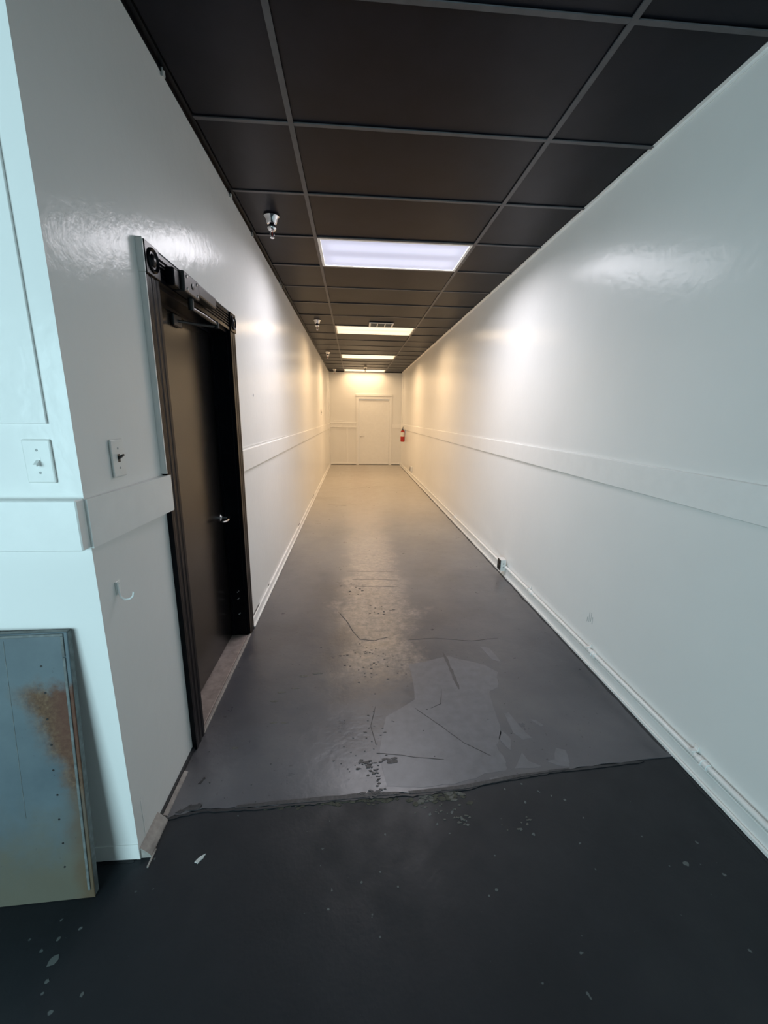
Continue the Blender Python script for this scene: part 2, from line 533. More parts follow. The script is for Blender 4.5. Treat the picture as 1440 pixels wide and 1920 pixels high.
# hairline cracks
strip('crack', [(0.099, 1.553), (0.188, 1.538), (0.28, 1.518), (0.399, 1.5)], 0.0035, 'crack', t=0.0012, seed=1)
strip('crack', [(0.317, 1.835), (0.431, 1.696), (0.517, 1.585), (0.62, 1.505)], 0.003, 'crack', t=0.0012, seed=2)
strip('crack', [(-0.122, 2.94), (-0.047, 2.767), (-0.007, 2.63), (0.039, 2.53), (0.139, 2.508), (0.243, 2.555)], 0.006, 'crack', t=0.0008, seed=3)
strip('crack', [(0.368, 2.505), (0.557, 2.522), (0.80, 2.47), (1.0, 2.50)], 0.004, 'crack', t=0.0008, seed=5)
strip('crack', [(0.10, 1.60), (0.08, 1.72), (0.11, 1.86)], 0.003, 'crack', t=0.0012, seed=6)
strip('crack', [(0.40, 1.83), (0.46, 1.86), (0.49, 1.98)], 0.004, 'crack', t=0.0012, seed=7)
# ridges worn across the walking line
for i, (x0, y0, x1, y1) in enumerate([(-0.074, 3.80, 0.40, 3.765), (-0.02, 3.595, 0.417, 3.56), (0.0, 3.42, 0.40, 3.40), (-0.447, 6.92, -0.124, 6.81)]):
    strip('worn_ridge', [(x0, y0), ((x0 + x1) / 2, (y0 + y1) / 2 + 0.01), (x1, y1)], 0.012, 'ridge', seed=20 + i)
# broken spot and dark filler along the joint
def speckle(name, spots, mat, z, seed, parent=floor):
    """a broken-up patch: many small irregular flecks in one part. spots: (x, y, spread_x, spread_y, count, size)"""
    rnd = random.Random(seed)
    mb = MB()
    for (x, y, sx, sy, n, s_) in spots:
        for _ in range(n):
            cx, cy = x + rnd.gauss(0, sx), y + rnd.gauss(0, sy)
            r = s_ * rnd.uniform(0.4, 1.2)
            k = rnd.randint(5, 7)
            a0 = rnd.random() * 6
            mb.prism([(cx + 1.3 * r * rnd.uniform(0.4, 1.4) * math.cos(a0 + 2 * math.pi * i / k), cy + 0.7 * r * rnd.uniform(0.3, 1.4) * math.sin(a0 + 2 * math.pi * i / k)) for i in range(k)], 'z', z - 0.0004, z + 0.0012 + 0.0003 * rnd.random())
    ob = mb.build(name, mat, parent)
    ob['kind'] = 'stuff'
    return ob
speckle('broken_spot', [(0.055, 1.500, 0.020, 0.012, 16, 0.008), (0.085, 1.460, 0.010, 0.018, 14, 0.007), (0.100, 1.410, 0.006, 0.025, 10, 0.006), (0.155, 1.512, 0.020, 0.010, 18, 0.011), (0.085, 1.352, 0.030, 0.008, 16, 0.009), (0.02, 1.56, 0.05, 0.05, 8, 0.003), (-0.02, 1.45, 0.04, 0.05, 8, 0.003)], 'dark_patch', 0.0006, 11)
speckle('old_flecks', [(0.12, 2.20, 0.10, 0.10, 26, 0.006), (0.02, 2.36, 0.09, 0.07, 20, 0.006), (0.10, 1.75, 0.03, 0.10, 12, 0.005), (0.45, 1.75, 0.25, 0.2, 10, 0.004), (0.20, 2.95, 0.05, 0.06, 12, 0.008), (-0.03, 3.38, 0.05, 0.08, 12, 0.010), (-0.55, 1.42, 0.1, 0.08, 6, 0.004)], 'dark_patch', 0.0002, 12)
decal('paint_spot', [(-0.685, 1.31), (-0.655, 1.335), (-0.632, 1.345), (-0.60, 1.345), (-0.595, 1.325), (-0.64, 1.318)], 'dark_patch', t=0.0012, amp=0.006, n=3, seed=14)
decal('paint_spot', [(-0.652, 1.44), (-0.640, 1.465), (-0.628, 1.462), (-0.640, 1.438)], 'dark_patch', t=0.0012, amp=0.004, n=3, seed=15)
decal('joint_filler', [(-0.47, 1.318), (-0.20, 1.326), (0.02, 1.334), (0.18, 1.338), (0.18, 1.352), (0.0, 1.352), (-0.18, 1.345), (-0.33, 1.338), (-0.46, 1.330)], 'dark_patch', t=0.0012, amp=0.002, n=3, seed=16)
decal('joint_filler', [(0.22, 1.338), (0.46, 1.35), (0.70, 1.39), (0.94, 1.415), (0.94, 1.424), (0.70, 1.402), (0.46, 1.366), (0.22, 1.350)], 'dark_patch', t=0.0010, amp=0.002, n=3, seed=17)
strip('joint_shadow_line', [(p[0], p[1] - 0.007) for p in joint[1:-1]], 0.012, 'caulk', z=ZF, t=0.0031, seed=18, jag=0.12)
speckle('joint_dirt', [(-0.15, 1.318, 0.09, 0.008, 30, 0.010), (0.0, 1.325, 0.06, 0.009, 30, 0.010), (0.12, 1.325, 0.03, 0.010, 16, 0.009), (0.36, 1.322, 0.05, 0.014, 40, 0.012)], 'moss', ZF, 19)
speckle('bare_spots', [(0.285, 1.318, 0.022, 0.012, 26, 0.009), (0.40, 1.325, 0.018, 0.012, 22, 0.009), (0.33, 1.27, 0.05, 0.02, 16, 0.005), (0.41, 1.225, 0.015, 0.015, 8, 0.006), (0.62, 1.20, 0.03, 0.02, 8, 0.005)], 'bare', ZF + 0.0003, 21)
rf = random.Random(31)
for i, (x, y, s) in enumerate([(a_, b_, 0.62 * c_) for a_, b_, c_ in [(0.29, 1.25, .016), (0.31, 1.21, .012), (0.41, 1.225, .014), (0.425, 1.20, .012), (0.62, 1.17, .012), (0.66, 1.15, .014), (0.70, 1.36, .010), (0.62, 1.34, .010), (0.02, 1.03, .010), (0.14, 1.01, .010), (-0.845, 0.889, .030), (-0.864, 0.938, .014), (-0.832, 0.843, .013), (-0.721, 0.81, .013), (0.80, 1.30, .010), (0.46, 0.98, .012), (0.43, 0.965, .009), (-0.30, 0.72, .009), (-0.36, 0.72, .010), (-0.42, 0.71, .009), (0.82, 1.02, .006), (-0.25, 0.63, .010), (0.88, 1.20, .008)]]):
    pl = [(x + s * 0.9 * math.cos(a) * rf.uniform(0.5, 1.1), y + s * math.sin(a) * rf.uniform(0.4, 0.9)) for a in [k * math.pi / 3 for k in range(6)]]
    decal('paint_fleck', pl, 'chip_grey', z=ZF, t=0.0008, amp=0.10 * s, n=2, seed=50 + i)
for i, (x, y, s) in enumerate([(-0.30, 2.14, .03), (-0.22, 2.16, .03), (-0.40, 2.0, .02), (-0.33, 2.03, .018), (-0.43, 1.93, .022), (-0.40, 1.77, .02), (-0.35, 1.765, .018), (-0.55, 1.62, .02)]):
    pl = [(x + s * 1.3 * math.cos(a) * rf.uniform(0.5, 1.1), y + s * 0.5 * math.sin(a) * rf.uniform(0.4, 0.9)) for a in [k * math.pi / 3 for k in range(6)]]
    decal('paint_fleck', pl, 'bare', z=0, t=0.0008, amp=0.12 * s, n=3, seed=80 + i)

# ================================================================== WALLS
OP0, OP1, OPZ = 1.715, 2.622, 1.975       # black door opening along Y, height
WT = 0.14
wl = MB()
wl.box((XL - WT, YF + 0.12, ZF), (XL, OP0, 3.0))
wl.box((XL - WT, OP1, ZF), (XL, YB + 0.1, 3.0))
wl.box((XL - WT, OP0, OPZ), (XL, OP1, 3.0))
wall_left = struct(wl.build('wall_left', 'wall'), 'glossy white left wall of the corridor')
wall_front = struct(MB().box((ROOM_X0, YF, ZF), (XL, YF + 0.12, 3.0)).build('wall_front', 'wall'), 'white wall end left of the corridor mouth')
wall_right = struct(MB().box((XR, ROOM_Y0, ZF), (XR + 0.12, YB + 0.1, 3.0)).build('wall_right', 'wall'), 'long glossy white right wall of the corridor')
DX0, DX1, DZ = 0.150, 1.105, 2.005         # white door opening in the back wall
wb = MB()
wb.box((XL - WT, YB, ZF), (DX0, YB + 0.12, 3.0))
wb.box((DX1, YB, ZF), (XR + 0.12, YB + 0.12, 3.0))
wb.box((DX0, YB, DZ), (DX1, YB + 0.12, 3.0))
wall_back = struct(wb.build('wall_back', 'wall'), 'white end wall of the corridor')
# unseen shop behind the camera, with its window
wall_room_left = struct(MB().box((ROOM_X0 - 0.12, ROOM_Y0, ZF), (ROOM_X0, YF + 0.12, 3.0)).build('wall_shop_left', 'room'), 'pale side wall of the shop')
wr = MB()
wr.box((ROOM_X0 - 0.12, ROOM_Y0 - 0.12, ZF), (WIN['x0'], ROOM_Y0, 3.0))
wr.box((WIN['x1'], ROOM_Y0 - 0.12, ZF), (XR + 0.12, ROOM_Y0, 3.0))
wr.box((WIN['x0'], ROOM_Y0 - 0.12, ZF), (WIN['x1'], ROOM_Y0, WIN['z0']))
wr.box((WIN['x0'], ROOM_Y0 - 0.12, WIN['z1']), (WIN['x1'], ROOM_Y0, 3.0))
wall_shop = struct(wr.build('wall_shop_window', 'room'), 'pale shop wall with a wide window opening')
wf = MB()
for t in (0.0, 0.5, 1.0):
    xx = WIN['x0'] + t * (WIN['x1'] - WIN['x0'])
    xx = min(max(xx, WIN['x0'] + 0.025), WIN['x1'] - 0.025)
    wf.box((xx - 0.025, ROOM_Y0 - 0.09, WIN['z0']), (xx + 0.025, ROOM_Y0 - 0.03, WIN['z1']))
wf.box((WIN['x0'], ROOM_Y0 - 0.09, WIN['z0']), (WIN['x1'], ROOM_Y0 - 0.03, WIN['z0'] + 0.05))
wf.box((WIN['x0'], ROOM_Y0 - 0.09, WIN['z1'] - 0.05), (WIN['x1'], ROOM_Y0 - 0.03, WIN['z1']))
struct(wf.build('window_1', 'mullion'), 'aluminium shop window frame')

# faint scuffs and a nail hole on the walls
for i, (y, z0, z1) in enumerate([(2.205, 0.255, 0.300), (2.222, 0.262, 0.320), (2.240, 0.250, 0.318), (2.258, 0.245, 0.275)]):
    MB().box((XR - 0.0008, y, z0), (XR + 0.001, y + 0.004, z1)).build('scuff_mark', 'scuff', wall_right)
MB().lathe([(0.012, -0.001), (0.010, 0.002), (0.003, 0.003)], 10, (XL, 3.18, 1.635), 'x').build('nail_hole', 'scuff', wall_left)

# ================================================================== CEILING
ceiling = struct(MB().box((ROOM_X0, ROOM_Y0, ZC + 0.03), (XR + 0.12, YB + 0.1, ZC + 0.09)).build('ceiling', 'deck'), 'black suspended ceiling with a grey metal grid')
rows = [2.2469 + 0.6096 * k for k in range(-6, 9)]            # ... 1.64, 2.25, 2.86, light one, 4.08 ... light two ends at 7.12
far_pitch = 0.5675
last = rows[-1]
rows += [last + far_pitch * k for k in range(1, 11)]
rows = [r for r in rows if r < YB - 0.02]
LIGHT_ROWS = {}
cols = [(XL + 0.02, G1), (G1, G2), (G2, XR - 0.012)]
lights_at = []                                                  # (y0, y1)
for a, b in zip(rows, rows[1:] + [YB - 0.012]):
    for nm, ya in (('l1', 3.4661), ('l2', 6.5141), ('l3', last + 4 * far_pitch), ('l4', last + 9 * far_pitch)):
        if abs(a - ya) < 0.02:
            LIGHT_ROWS[nm] = (a, b)
tile_mesh = {}
def tile(ci, a, b):
    x0, x1 = cols[ci]
    w, l = x1 - x0 - 0.012, b - a - 0.012
    key = (ci, round(l, 3))
    if key not in tile_mesh:
        ob = MB().box((-w / 2, -l / 2, 0), (w / 2, l / 2, 0.015), 0.002).build('ceiling_tile', 'tile', ceiling)
        tile_mesh[key] = ob
    else:
        ob = tile_mesh[key].copy()
        C.objects.link(ob)
        ob.parent = ceiling
    ob.location = ((x0 + x1) / 2, (a + b) / 2, ZC + 0.006 + random.uniform(-0.001, 0.002))
    ob.rotation_euler = (random.uniform(-0.003, 0.003), random.uniform(-0.002, 0.002), 0)
    return ob
lit = {LIGHT_ROWS[k][0] for k in LIGHT_ROWS}
for a, b in zip(rows, rows[1:] + [YB - 0.012]):
    for ci in range(3):
        if ci == 1 and a in lit:
            continue
        tile(ci, a, b)
for gx in (G1, G2):
    MB().box((gx - 0.012, rows[0], ZC - 0.001), (gx + 0.012, YB - 0.012, ZC + 0.004)).box((gx - 0.001, rows[0], ZC + 0.004), (gx + 0.001, YB - 0.012, ZC + 0.03)).build('main_runner', 'tbar', ceiling)
tee_src = {}
for a in rows:
    for ci, (x0, x1) in enumerate(cols):
        if ci not in tee_src:
            hw = (x1 - x0) / 2 - (0.012 if ci == 1 else 0.006)
            ob = MB().box((-hw, -0.010, 0), (hw, 0.010, 0.004)).box((-hw, -0.001, 0.004), (hw, 0.001, 0.03)).build('cross_tee', 'tbar', ceiling)
            tee_src[ci] = ob
        else:
            ob = tee_src[ci].copy()
            C.objects.link(ob)
            ob.parent = ceiling
        cx = (x0 + x1) / 2 + (-0.006 if ci == 0 else 0.006 if ci == 2 else 0)
        ob.location = (cx, a, ZC - 0.0002)
# wall angles
MB().box((XL, YF, ZC - 0.016), (XL + 0.003, YB - 0.002, ZC + 0.004)).box((XL, YF, ZC - 0.001), (XL + 0.024, YB - 0.002, ZC + 0.001)).build('wall_angle', 'black_gloss', ceiling)
MB().box((XR - 0.003, rows[0], ZC - 0.014), (XR, YB - 0.002, ZC + 0.004)).box((XR - 0.02, rows[0], ZC + 0.002), (XR, YB - 0.002, ZC + 0.004)).build('wall_angle', 'trim', ceiling)
MB().box((XL + 0.02, YB - 0.004, ZC - 0.014), (G1, YB, ZC + 0.004)).box((G2, YB - 0.004, ZC - 0.014), (XR - 0.02, YB, ZC + 0.004)).build('wall_angle', 'black_gloss', ceiling)
for i, (y, s) in enumerate([(2.88, .020), (3.42, .012), (4.55, .010), (4.65, .012), (1.98, .014)]):
    mb = MB().prism(ragged([(y - s, ZC - 0.030), (y + s, ZC - 0.026), (y + s * 0.6, ZC - 0.004), (y - s * 0.6, ZC - 0.004)], 0.004, 2, 90 + i), 'x', XL + 0.002, XL + 0.009)
    mb.build('paint_drip', 'chip', ceiling)

# ------------------------------------------------------------------ ceiling lights
def ceiling_light(key, tint, label):
    a, b = LIGHT_ROWS[key]
    b = min(b, a + 0.6096)
    x0, x1 = G1 + 0.012, G2 - 0.012
    y0, y1 = a + 0.010, b - 0.010
    o = ((x0 + x1) / 2, (y0 + y1) / 2, ZC)
    root = empty('ceiling_light', o)
    tag(root, label, 'ceiling light', 'fluorescent troffers along the corridor')
    L, W = (x1 - x0) / 2, (y1 - y0) / 2
    f = MB()
    fw = 0.022
    f.box((-L, -W, 0), (L, -W + fw, 0.012)).box((-L, W - fw, 0), (L, W, 0.012)).box((-L, -W + fw, 0), (-L + fw, W - fw, 0.012)).box((L - fw, -W + fw, 0), (L, W - fw, 0.012))
    f.build('frame', 'fixture', root)
    MB().box((-L + fw, -W + fw, 0.004), (L - fw, W - fw, 0.010)).build('diffuser', 'lens_' + tint, root)
    MB().box((-L + 0.01, -W + 0.01, 0.012), (L - 0.01, W - 0.01, 0.028)).build('housing', 'fixture', root)
    ld = bpy.data.lights.new('tube_light', 'AREA')
    ld.shape = 'RECTANGLE'
    ld.size, ld.size_y = 2 * (L - fw), 2 * (W - fw)
    ld.energy = LIGHT_W[tint] * {'l1': 1.0, 'l2': 0.95, 'l3': 1.3, 'l4': 0.52}[key]
    ld.color = LIGHT_C[tint]
    ld.spread = math.radians(SPREAD)
    lo = bpy.data.objects.new('tube_light', ld)
    C.objects.link(lo)
    lo.parent = root
    lo.location = (0, 0, 0.002)
    return root
ceiling_light('l1', 'cool', 'large cool white fluorescent ceiling panel, nearest to the camera')
ceiling_light('l2', 'warm', 'warm white ceiling panel right behind the small white vent')
ceiling_light('l3', 'warm', 'warm white ceiling panel, second one before the end wall')
ceiling_light('l4', 'warm', 'warm white ceiling panel touching the end wall')

# ================================================================== BLACK DOOR (left wall)
door = struct(MB().box((XL - 0.135, OP0 + 0.020, 0.022), (XL - 0.095, OP1 - 0.020, OPZ - 0.020), 0.002).build('door_1', 'door_black'), 'black flush door set in the left wall with fluted black casing')
jm = MB()
jm.box((XL - WT, OP0, 0.0), (XL, OP0 + 0.018, OPZ)).box((XL - WT, OP1 - 0.018, 0.0), (XL, OP1, OPZ)).box((XL - WT, OP0, OPZ - 0.018), (XL, OP1, OPZ))
jm.build('door_jamb', 'black_gloss', door)
ds = MB()
ds.box((XL - 0.094, OP1 - 0.032, 0.02), (XL - 0.080, OP1 - 0.018, OPZ - 0.018)).box((XL - 0.094, OP0 + 0.018, OPZ - 0.032), (XL - 0.080, OP1 - 0.018, OPZ - 0.018)).box((XL - 0.094, OP0 + 0.018, 0.02), (XL - 0.080, OP0 + 0.032, OPZ - 0.018))
ds.build('door_stop', 'black_gloss', door)
CW, CT = 0.098, 0.020
def fluted(n, w, t, depth):
    """profile (u across the width, v outward) of a fluted casing"""
    P = [(0, 0), (0, t)]
    m_ = 0.014
    fwid = (w - 2 * m_) / n
    for k in range(n):
        u = m_ + k * fwid
        P += [(u + fwid * 0.12, t), (u + fwid * 0.32, t - depth), (u + fwid * 0.68, t - depth), (u + fwid * 0.88, t)]
    P += [(w, t), (w, 0)]
    return P
y_out0, y_out1 = OP0 - CW + 0.004, OP1 + CW - 0.004
z_head = OPZ - 0.004
# side casings
side = [(XL + v, y_out0 + u) for u, v in fluted(2, CW, CT, 0.0018)]
MB().prism(side, 'z', 0.0, z_head).build('casing', 'black_gloss', door)
side = [(XL + v, y_out1 - u) for u, v in fluted(2, CW, CT, 0.0018)]
MB().prism(side, 'z', 0.0, z_head).build('casing', 'black_gloss', door)
head = [(XL + v, z_head + u) for u, v in fluted(5, CW, CT, 0.007)]
MB().prism(head, 'y', y_out0 + CW + 0.004, y_out1 - CW - 0.004).build('head_casing', 'black_gloss', door)
for yc in (y_out0 + CW / 2, y_out1 - CW / 2):
    blk = MB().box((XL, yc - CW / 2 - 0.004, z_head), (XL + 0.027, yc + CW / 2 + 0.004, z_head + CW + 0.006), 0.002).build('rosette_block', 'black_gloss', door)
    zc_ = z_head + CW / 2 + 0.003
    MB().lathe([(0.041, 0.0), (0.041, 0.004), (0.036, 0.008), (0.031, 0.004), (0.028, 0.001), (0.022, 0.001), (0.018, 0.006), (0.006, 0.009), (0.001, 0.009)], 32, (XL + 0.0265, yc, zc_), 'x').build('rosette', 'black_gloss', blk, smooth_=True)
# casing edge painted over in wall white above the rail
MB().box((XL, y_out0 - 0.0075, 1.268), (XL + 0.021, y_out0 - 0.0005, z_head), 0.001).box((XL, y_out0 - 0.0115, z_head), (XL + 0.024, y_out0 - 0.0045, z_head + CW + 0.005), 0.001).build('painted_edge', 'trim', door)
MB().box((XL, y_out0 - 0.004, z_head + CW + 0.0065), (XL + 0.020, y_out1 + 0.004, z_head + CW + 0.012)).build('painted_edge', 'trim', door)
# threshold
th = MB().box((XL - 0.13, OP0 + 0.018, ZF), (XL + 0.004, OP1 - 0.018, 0.016), 0.003)
th.build('threshold', 'sill', door)
MB().box((XL + 0.005, OP0 - 0.004, 0.0), (XL + 0.022, OP1 + 0.004, 0.014), 0.003).build('threshold_nosing', 'old_wood', door)
# lever handle
ly, lz = OP1 - 0.085, 0.865
xd = XL - 0.095
lev = MB().lathe([(0.026, 0.0), (0.026, 0.006), (0.020, 0.010), (0.011, 0.012), (0.010, 0.045)], 24, (xd, ly, lz), 'x').build('lever_rose', 'chrome', door, smooth_=True)
MB().tube([(xd + 0.045, ly + 0.008, lz), (xd + 0.055, ly - 0.010, lz), (xd + 0.058, ly - 0.05, lz - 0.004), (xd + 0.052, ly - 0.09, lz - 0.003), (xd + 0.046, ly - 0.105, lz)], [0.010, 0.0105, 0.009, 0.008, 0.006], 12).build('lever', 'chrome', door, smooth_=True)
for zz in (0.28, 0.33, 0.17):
    MB().prism(ragged([(XL - 0.050, zz), (XL - 0.036, zz + 0.012), (XL - 0.030, zz + 0.010), (XL - 0.044, zz - 0.003)], 0.002, 2, int(zz * 100)), 'y', OP1 - 0.0190, OP1 - 0.0178).build('scratch', 'scuff', door)

# door closer on the head casing
co = (XL + 0.0205, 1.95, z_head + 0.05)
closer = empty('door_closer', co)
tag(closer, 'dark bronze door closer on the fluted head casing of the black door', 'door closer')
x_ = co[0]
MB().box((x_, 1.775, z_head + 0.004), (x_ + 0.034, 1.835, z_head + 0.070), 0.006, 2).build('end_cover', 'black_gloss', closer, origin=co)
body = MB().box((x_, 1.838, z_head + 0.002), (x_ + 0.048, 2.000, z_head + 0.078), 0.006, 2).build('body', 'closer', closer, origin=co)
for yy in (1.866, 1.975):
    for zz in (0.016, 0.062):
        MB().lathe([(0.006, 0.0), (0.006, 0.002), (0.003, 0.004)], 10, (x_ + 0.0475, yy, z_head + zz), 'x').build('screw', 'steel', body, origin=co)
MB().lathe([(0.012, 0.0), (0.012, 0.003), (0.004, 0.004)], 14, (x_ + 0.0475, 1.925, z_head + 0.040), 'x').build('valve_cap', 'closer', body, origin=co)
MB().box((x_, 2.002, z_head + 0.026), (x_ + 0.044, 2.245, z_head + 0.080), 0.008, 2).build('tube_housing', 'closer', closer, origin=co)
MB().lathe([(0.012, -0.045), (0.012, 0.0), (0.009, 0.003)], 14, (x_ + 0.024, 1.955, z_head + 0.0), 'z').build('pinion', 'closer', closer, origin=co)
arm1 = MB().tube([(x_ + 0.024, 1.955, z_head - 0.035), (x_ + 0.030, 2.10, z_head - 0.035), (x_ + 0.028, 2.27, z_head - 0.035)], 0.008, 8)
arm1.build('main_arm', 'closer', closer, origin=co, smooth_=True)
arm2 = MB().tube([(x_ + 0.028, 2.27, z_head - 0.046), (x_ - 0.03, 2.22, z_head - 0.05), (xd + 0.012, 2.12, z_head - 0.055)], 0.007, 8)
arm2.build('forearm', 'closer', closer, origin=co, smooth_=True)
MB().lathe([(0.013, -0.056), (0.013, -0.026), (0.008, -0.022)], 12, (x_ + 0.028, 2.27, z_head), 'z').build('arm_joint', 'closer', closer, origin=co)
MB().box((xd + 0.0005, 2.075, z_head - 0.080), (xd + 0.016, 2.165, z_head - 0.030), 0.003).build('door_shoe', 'closer', closer, origin=co)

# ================================================================== RAILS AND BASEBOARDS
RZ0, RZ1 = 1.124, 1.265
def rail(name, a, b, label):
    return struct(MB().box(a, b, 0.003).build(name, 'trim'), label)
rail('trim_1', (ROOM_X0, YF - 0.036, RZ0), (XL, YF, RZ1), 'white flat chair rail on the wall end beside the corridor mouth')
t2 = MB().prism([(XL, YF + 0.001), (XL + 0.007, YF + 0.001), (XL + 0.025, y_out0 + 0.010), (XL + 0.023, y_out0 + 0.020), (XL, y_out0 + 0.022)], 'z', RZ0 - 0.002, RZ1 - 0.003)
struct(t2.build('trim_2', 'trim'), 'short white chair rail between the wall corner and the black door')
t3 = rail('trim_3', (XL, y_out1 + 0.020, RZ0), (XL + 0.014, YB, RZ1), 'long white chair rail on the left wall beyond the black door')
MB().box((XL, y_out1 + 0.001, RZ0 + 0.004), (XL + 0.016, y_out1 + 0.0195, RZ1 - 0.004)).build('rail_end', 'black_gloss', t3)
MB().box((XL + 0.0005, y_out1 + 0.02, RZ1 + 0.012), (XL + 0.004, 4.6, RZ1 + 0.016)).build('paint_ridge', 'trim', t3)
rail('trim_4', (XR - 0.014, ROOM_Y0, RZ0 + 0.004), (XR, YB, RZ1 + 0.008), 'long white chair rail on the right wall')
t5 = rail('trim_5', (XL + 0.014, YB - 0.016, 1.15), (DX0 - 0.075, YB, 1.300), 'white chair rail on the end wall left of the door')
MB().box((XL + 0.014, YB - 0.026, 1.275), (DX0 - 0.075, YB - 0.0165, 1.300), 0.003).build('rail_cap', 'trim', t5)
MB().box((XL + 0.014, YB - 0.022, 1.150), (DX0 - 0.075, YB - 0.0165, 1.175), 0.003).build('rail_bead', 'trim', t5)
rail('trim_6', (DX1 + 0.075, YB - 0.012, 1.145), (XR - 0.014, YB, 1.272), 'short white chair rail on the end wall right of the door')
# panel strips and corner boards at the far end
rail('trim_7', (-0.235, YB - 0.008, 0.06), (-0.175, YB, 1.149), 'flat vertical panel strip under the chair rail on the end wall')
rail('trim_8', (XL, YB - 0.30, 0.06), (XL + 0.012, YB - 0.05, RZ0 - 0.001), 'wide corner board low on the left wall at the corridor end')
rail('trim_9', (XL, YB - 0.30, RZ1 + 0.001), (XL + 0.012, YB - 0.05, ZC - 0.02), 'wide corner board high on the left wall at the corridor end')
rail('trim_10', (XR - 0.012, YB - 0.30, RZ1 + 0.010), (XR, YB - 0.06, ZC - 0.02), 'wide corner board high on the right wall at the corridor end')
rail('trim_11', (-0.60, YB - 0.006, 1.345), (-0.30, YB, 1.360), 'thin ledge strip above the rail on the end wall')

bl = struct(MB().box((XL, y_out1 + 0.001, 0.004), (XL + 0.013, YB, 0.062), 0.003).build('baseboard_left', 'trim'), 'low white baseboard on the left wall beyond the black door')
MB().box((XL + 0.0135, y_out1 + 0.006, 0.0), (XL + 0.026, YB - 0.002, 0.016), 0.004).build('shoe_moulding', 'trim', bl)
for i, (ya, yb_) in enumerate([(2.76, 2.98), (3.32, 3.36), (5.3, 5.42), (7.2, 7.5)]):
    MB().box((XL + 0.0005, ya, 0.062), (XL + 0.004, yb_, 0.069)).build('paint_gap', 'caulk', bl)
br = struct(MB().box((XR - 0.016, ROOM_Y0, ZF), (XR, YB, 0.072), 0.003).build('baseboard_right', 'trim'), 'white baseboard on the right wall under the conduit')
MB().box((XR - 0.028, ROOM_Y0, ZF), (XR - 0.0165, YB, 0.018), 0.004).build('shoe_moulding', 'trim', br)
ec = strip('floor_edge', [(XR - 0.037, 1.48 + 0.35 * k) for k in range(32)], 0.018, 'caulk', z=0.0, t=0.0009, seed=9, parent=br, jag=0.25)
ec2 = strip('floor_edge', [(XR - 0.036, 0.2 + 0.2 * k) for k in range(7)], 0.014, 'caulk', z=ZF, t=0.0009, seed=10, parent=br, jag=0.25)
bb = struct(MB().box((XL + 0.03, YB - 0.012, 0.016), (DX0 - 0.075, YB, 0.068), 0.003).build('baseboard_back', 'trim'), 'white baseboard on the end wall')
MB().box((DX1 + 0.075, YB - 0.012, 0.016), (XR - 0.03, YB, 0.068), 0.003).build('baseboard_piece', 'trim', bb)
MB().box((XL + 0.03, YB - 0.010, 0.0), (DX0 - 0.075, YB - 0.002, 0.0155)).build('floor_gap', 'caulk', bb)
MB().box((DX1 + 0.075, YB - 0.010, 0.0), (XR - 0.03, YB - 0.002, 0.0155)).build('floor_gap', 'caulk', bb)
# near left corner: base of the wall end, wooden strip, black edge
bf = struct(MB().box((ROOM_X0, YF - 0.003, ZF + 0.004), (XL + 0.001, YF, 0.062), 0.001).build('baseboard_front', 'trim'), 'thin white base strip on the wall end')
decal('ragged_paint_edge', [(-0.86, YF - 0.012), (XL - 0.02, YF - 0.008), (XL - 0.01, YF + 0.002), (-0.86, YF + 0.002)], 'caulk', z=ZF, t=0.0015, amp=0.004, n=8, seed=41, parent=bf)
bn = struct(MB().prism([(XL, ZF), (XL + 0.034, ZF), (XL + 0.034, 0.004), (XL + 0.026, 0.016), (XL + 0.008, 0.034), (XL, 0.040)], 'y', YF + 0.004, 1.285).build('baseboard_corner', 'old_wood'), 'worn greyish wood strip at the foot of the wall corner')
MB().box((XL + 0.0345, YF - 0.03, ZF), (XL + 0.040, YF + 0.03, ZF + 0.004)).build('loose_sliver', 'old_wood', bn)
be = struct(MB().box((XL, 1.290, 0.0), (XL + 0.010, y_out0 - 0.002, 0.016)).build('baseboard_edge', 'caulk'), 'black painted floor edge between the wood strip and the black door')
MB().prism([(XL + 0.010, 0.0), (XL + 0.026, 0.0), (XL + 0.024, 0.005), (XL + 0.010, 0.008)], 'y', 1.300, 1.50).build('wood_strip', 'old_wood', be)
strip_w = MB().box((XL - 0.0002, 1.195, 0.040), (XL + 0.0008, 1.2, 0.20))
strip_w.build('scratch', 'trim', wall_left)

# ================================================================== WHITE DOOR (end wall)
d2 = struct(MB().box((DX0 + 0.012, YB + 0.018, 0.012), (DX1 - 0.012, YB + 0.058, DZ - 0.014), 0.002).build('door_2', 'trim'), 'plain white door in the end wall')
MB().box((DX0, YB, 0.0), (DX0 + 0.010, YB + 0.12, DZ)).box((DX1 - 0.010, YB, 0.0), (DX1, YB + 0.12, DZ)).box((DX0 + 0.010, YB, DZ - 0.010), (DX1 - 0.010, YB + 0.12, DZ)).build('door_jamb', 'trim', d2)
MB().box((DX0 - 0.072, YB - 0.018, 0.0), (DX0 + 0.003, YB, DZ + 0.003), 0.003).build('casing', 'trim', d2)
MB().box((DX1 - 0.003, YB - 0.018, 0.0), (DX1 + 0.072, YB, DZ + 0.003), 0.003).build('casing', 'trim', d2)
MB().box((DX0 - 0.072, YB - 0.018, DZ + 0.004), (DX1 + 0.072, YB, DZ + 0.085), 0.003).build('head_casing', 'trim', d2)
MB().box((DX0 - 0.088, YB - 0.034, DZ + 0.086), (DX1 + 0.088, YB, DZ + 0.150), 0.006).build('head_cap', 'trim', d2)
MB().box((DX0 + 0.010, YB + 0.02, 0.0), (DX1 - 0.010, YB + 0.05, 0.0115)).build('door_gap', 'caulk', d2)
